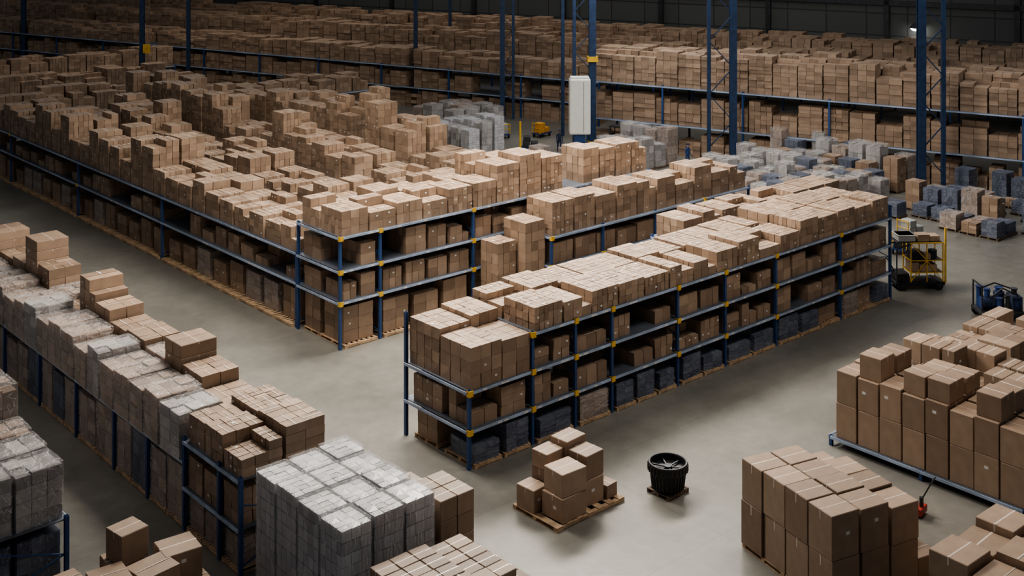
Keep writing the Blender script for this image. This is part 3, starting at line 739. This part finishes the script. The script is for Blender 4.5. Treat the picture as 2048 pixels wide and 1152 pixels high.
def jack(u,v,z,rot,lab):
    b=MB(); b.box(-.08,1.1,-.27,-.1,.08,.16); b.box(-.08,1.1,.1,.27,.08,.16); b.box(-.25,0,-.27,.27,.08,.3)
    o=bevel(obj('pallet_jack',b.mesh('pallet_jack',[M_RED]),(u,v,z),math.radians(rot),label=lab,cat='pallet jack',group='red pallet jacks'),.015)
    b=MB(); b.cyl((-.15,0,.3),(0,0,1),.07,.3); b.beam((-.15,0,.5),(-.55,0,1.3),.04); b.beam((-.55,-.16,1.3),(-.55,.16,1.3),.035); b.beam((-.55,-.16,1.3),(-.47,0,1.12),.03); b.beam((-.55,.16,1.3),(-.47,0,1.12),.03)
    obj('tiller_handle',b.mesh('tiller_handle',[M_DARK]),parent=o); wheel(o,-.15,0,.09,.14); wheel(o,.95,-.18,.05,.09); wheel(o,.95,.18,.05,.09)
jack(35.8,20.6,0,100,'dark red hand pallet jack parked beside stacked cartons'); jack(16.4,29.9,0,60,'dark red hand pallet jack beside heaped cartons')
def cart(u,v,rot,boxm):
    b=MB(); b.box(-.8,.8,-.45,.45,.28,.36); o=obj('platform_cart',b.mesh('platform_cart',[M_BLUEC]),(u,v,0),math.radians(rot),label='small blue platform cart with push rail and crates',cat='cart',group='platform carts on the open floor')
    for x in (-.6,.6):
        for y in (-.36,.36): wheel(o,x,y,.14,.08)
    b=MB(); b.beam((-.78,-.4,.36),(-.78,-.4,1.2),.05); b.beam((-.78,.4,.36),(-.78,.4,1.2),.05); b.beam((-.78,-.42,1.2),(-.78,.42,1.2),.05); b.beam((-.78,-.4,.8),(-.78,.4,.8),.04); obj('push_rail',b.mesh('push_rail',[M_YEL]),parent=o)
    for (x,z) in ((-.3,.36),(.35,.36),(-.25,.78)):
        b=MB(); b.box(x-.28,x+.28,-.35,.35,z,z+.42); bevel(obj('crate',b.mesh('crate',[boxm]),parent=o),.03)
cart(63.9,78.3,30,M_DARK); cart(66.5,76.5,70,M_GREYP); cart(69.2,74.5,10,M_ORG); cart(64.5,70.8,-40,M_DARK); cart(61.8,36.5,20,M_DARK); cart(60.4,39.8,60,M_BLUEC); cart(64.6,37.5,-10,M_GREYP)
b=MB(); b.lathe([(.0,.5),(.25,.45),(.65,.1),(.7,0),(.0,0)],0,20); o=obj('wall_lamp',b.mesh('wall_lamp',[M_DARK]),(106.3,61.2,7.6),label='bright white industrial lamp on the dark wall',cat='lamp')
ML=simple('lamp_glow',(1,.97,.9),.5,var=.02,emit=12)
b=MB(); b.lathe([(.0,-.3),(.4,-.22),(.6,0)],0,20); obj('lamp_lens',b.mesh('lamp_lens',[ML]),parent=o)
b=MB(); b.beam((0,0,.4),(1.6,.5,.9),.08); obj('lamp_arm',b.mesh('lamp_arm',[M_DARK]),parent=o)
b=MB(); b.box(-.7,.7,-.5,.5,0,.9); b.box(-.76,.76,-.56,.56,.8,.9); bevel(obj('storage_bin',b.mesh('storage_bin',[M_BLUEC]),(40.8,93.2,0),.3,label='bright blue plastic storage bin',cat='bin'),.04)
for (u,v,h) in ((63,70.3,2.6),(57.2,72.5,2.6),(66.2,54.2,2.2),(60.6,42.5,2.4)):
    b=MB(); b.cyl((0,0,0),(0,0,1),.08,h,0,14); b.cyl((0,0,0),(0,0,1),.2,.04,1,14); obj('bollard',b.mesh('bollard',[M_YEL,M_DARK]),(u,v,0),label='tall yellow safety post on the floor',cat='bollard',group='yellow safety posts')
b=MB(); b.cyl((0,0,0),(0,0,1),.14,.7,0,14); b.cyl((0,0,.7),(0,0,1),.06,.12,1,10); bevel(obj('fire_extinguisher',b.mesh('fire_extinguisher',[M_RED,M_BLACK]),(54.5,74,0),label='red fire extinguisher standing on the floor',cat='fire extinguisher'),.02)

# ------------------------------------------------------------ people
def person(u,v,rot,cloth,label):
    V=[];E=[];Rd=[]
    def a(p,r,par=None):
        V.append(p);Rd.append(r)
        if par is not None: E.append((par,len(V)-1))
        return len(V)-1
    pel=a((0,0,.95),.14); ch=a((.02,0,1.25),.155,pel); nk0=a((.02,0,1.45),.10,ch); nk=a((.03,0,1.53),.055,nk0); a((.04,0,1.60),.06,nk)
    for s in (-1,1):
        hp=a((0,s*.10,.88),.095,pel); kn=a((.06*s+.03,s*.11,.48),.065,hp); an=a((.1*s-.02,s*.12,.09),.042,kn); a((.1*s+.14,s*.13,.05),.04,an)
        sh=a((.02,s*.19,1.40),.06,nk0); el=a((.0,s*.25,1.12),.045,sh); wr=a((.12,s*.24,.90),.03,el); pa=a((.17,s*.24,.84),.032,wr)
        for q in range(4): 
            f=a((.20,s*.24+(q-1.5)*.02,.80-.004*abs(q-1.5)),.010,pa); a((.215,s*.24+(q-1.5)*.021,.76),.009,f)
        f=a((.20,s*.21,.85),.011,pa); a((.225,s*.20,.82),.010,f)
    me=bpy.data.meshes.new('person'); me.from_pydata(V,E,[]); me.materials.append(cloth)
    o=obj('person',me,(u,v,0),math.radians(rot),label=label,cat='person',group='warehouse workers')
    sk=o.modifiers.new('Skin','SKIN'); lay=me.skin_vertices[0].data
    for i,r in enumerate(Rd): lay[i].radius=(r,r)
    lay[0].use_root=True
    ss=o.modifiers.new('Sub','SUBSURF'); ss.levels=1; ss.render_levels=2
    b=MB(); b.lathe([(0,0),(.07,.01),(.1,.08),(.105,.15),(.08,.22),(.03,.26),(0,.262)],0,18); b.box(.095,.125,-.015,.015,.10,.14); me=b.mesh('head',[M_SKIN])
    obj('head',me,(.05,0,1.54),parent=o)
    b=MB(); b.lathe([(.113,.13),(.112,.19),(.085,.245),(.03,.275),(0,.277)],0,18); b.box(.06,.17,-.06,.06,.16,.175); obj('cap',b.mesh('cap',[M_NAVY]),(.05,0,1.54),parent=o)
person(65.9,68.9,-120,M_NAVY,'person in dark work clothes walking across the floor')
person(69.4,58.7,-90,simple('work_blue',(.03,.06,.16),.8),'person in blue overalls standing near wrapped goods')

# ------------------------------------------------------------ lights
def area(x,y,z,sx,sy,p,col=(1,.925,.825),target=None):
    l=bpy.data.lights.new('ceiling_or_fill_light','AREA'); l.shape='RECTANGLE'; l.size=sx; l.size_y=sy; l.energy=p; l.color=col
    o=bpy.data.objects.new('ceiling_or_fill_light',l); o.location=(x,y,z)
    if target:
        o.rotation_euler=(Vector(target)-Vector((x,y,z))).to_track_quat('-Z','Y').to_euler()
    COL.objects.link(o)
area(40,45,20,14,4,7000,target=(37,36,0))
area(52,42,20,8,4,2300)
area(26,40,20,4,8,3500)
area(15,46,22,8,10,500)  # added fill, lifts the dark left edge around the grey film-wrapped rack
area(36,62,22,10,12,2400)
area(38,22,22,6,6,1700,target=(34,27,0))
area(66,60,20,12,14,2700,(.95,.96,.97))
area(84,70,24,10,40,1700,(1,.94,.86),target=(92,72,0))
area(56,112,24,30,14,2300)
area(88,112,22,14,50,2000)
area(76,38,20,14,10,1100,(.95,.96,.97))
w=bpy.data.worlds.new('World'); scene.world=w; w.use_nodes=True
bg=w.node_tree.nodes['Background']; bg.inputs[0].default_value=(.50,.52,.56,1); bg.inputs[1].default_value=.19
# ------------------------------------------------------------ camera
cd=bpy.data.cameras.new('Camera'); cd.lens=42.26; cd.sensor_width=36; cd.shift_y=-.379; cd.clip_end=500
co=bpy.data.objects.new('Camera',cd); co.location=(0,0,20); co.rotation_euler=(math.radians(90),0,-math.atan2(.662,.749)); COL.objects.link(co); scene.camera=co
scene.view_settings.view_transform='AgX'; scene.view_settings.look='AgX - Medium High Contrast'; scene.view_settings.exposure=.28
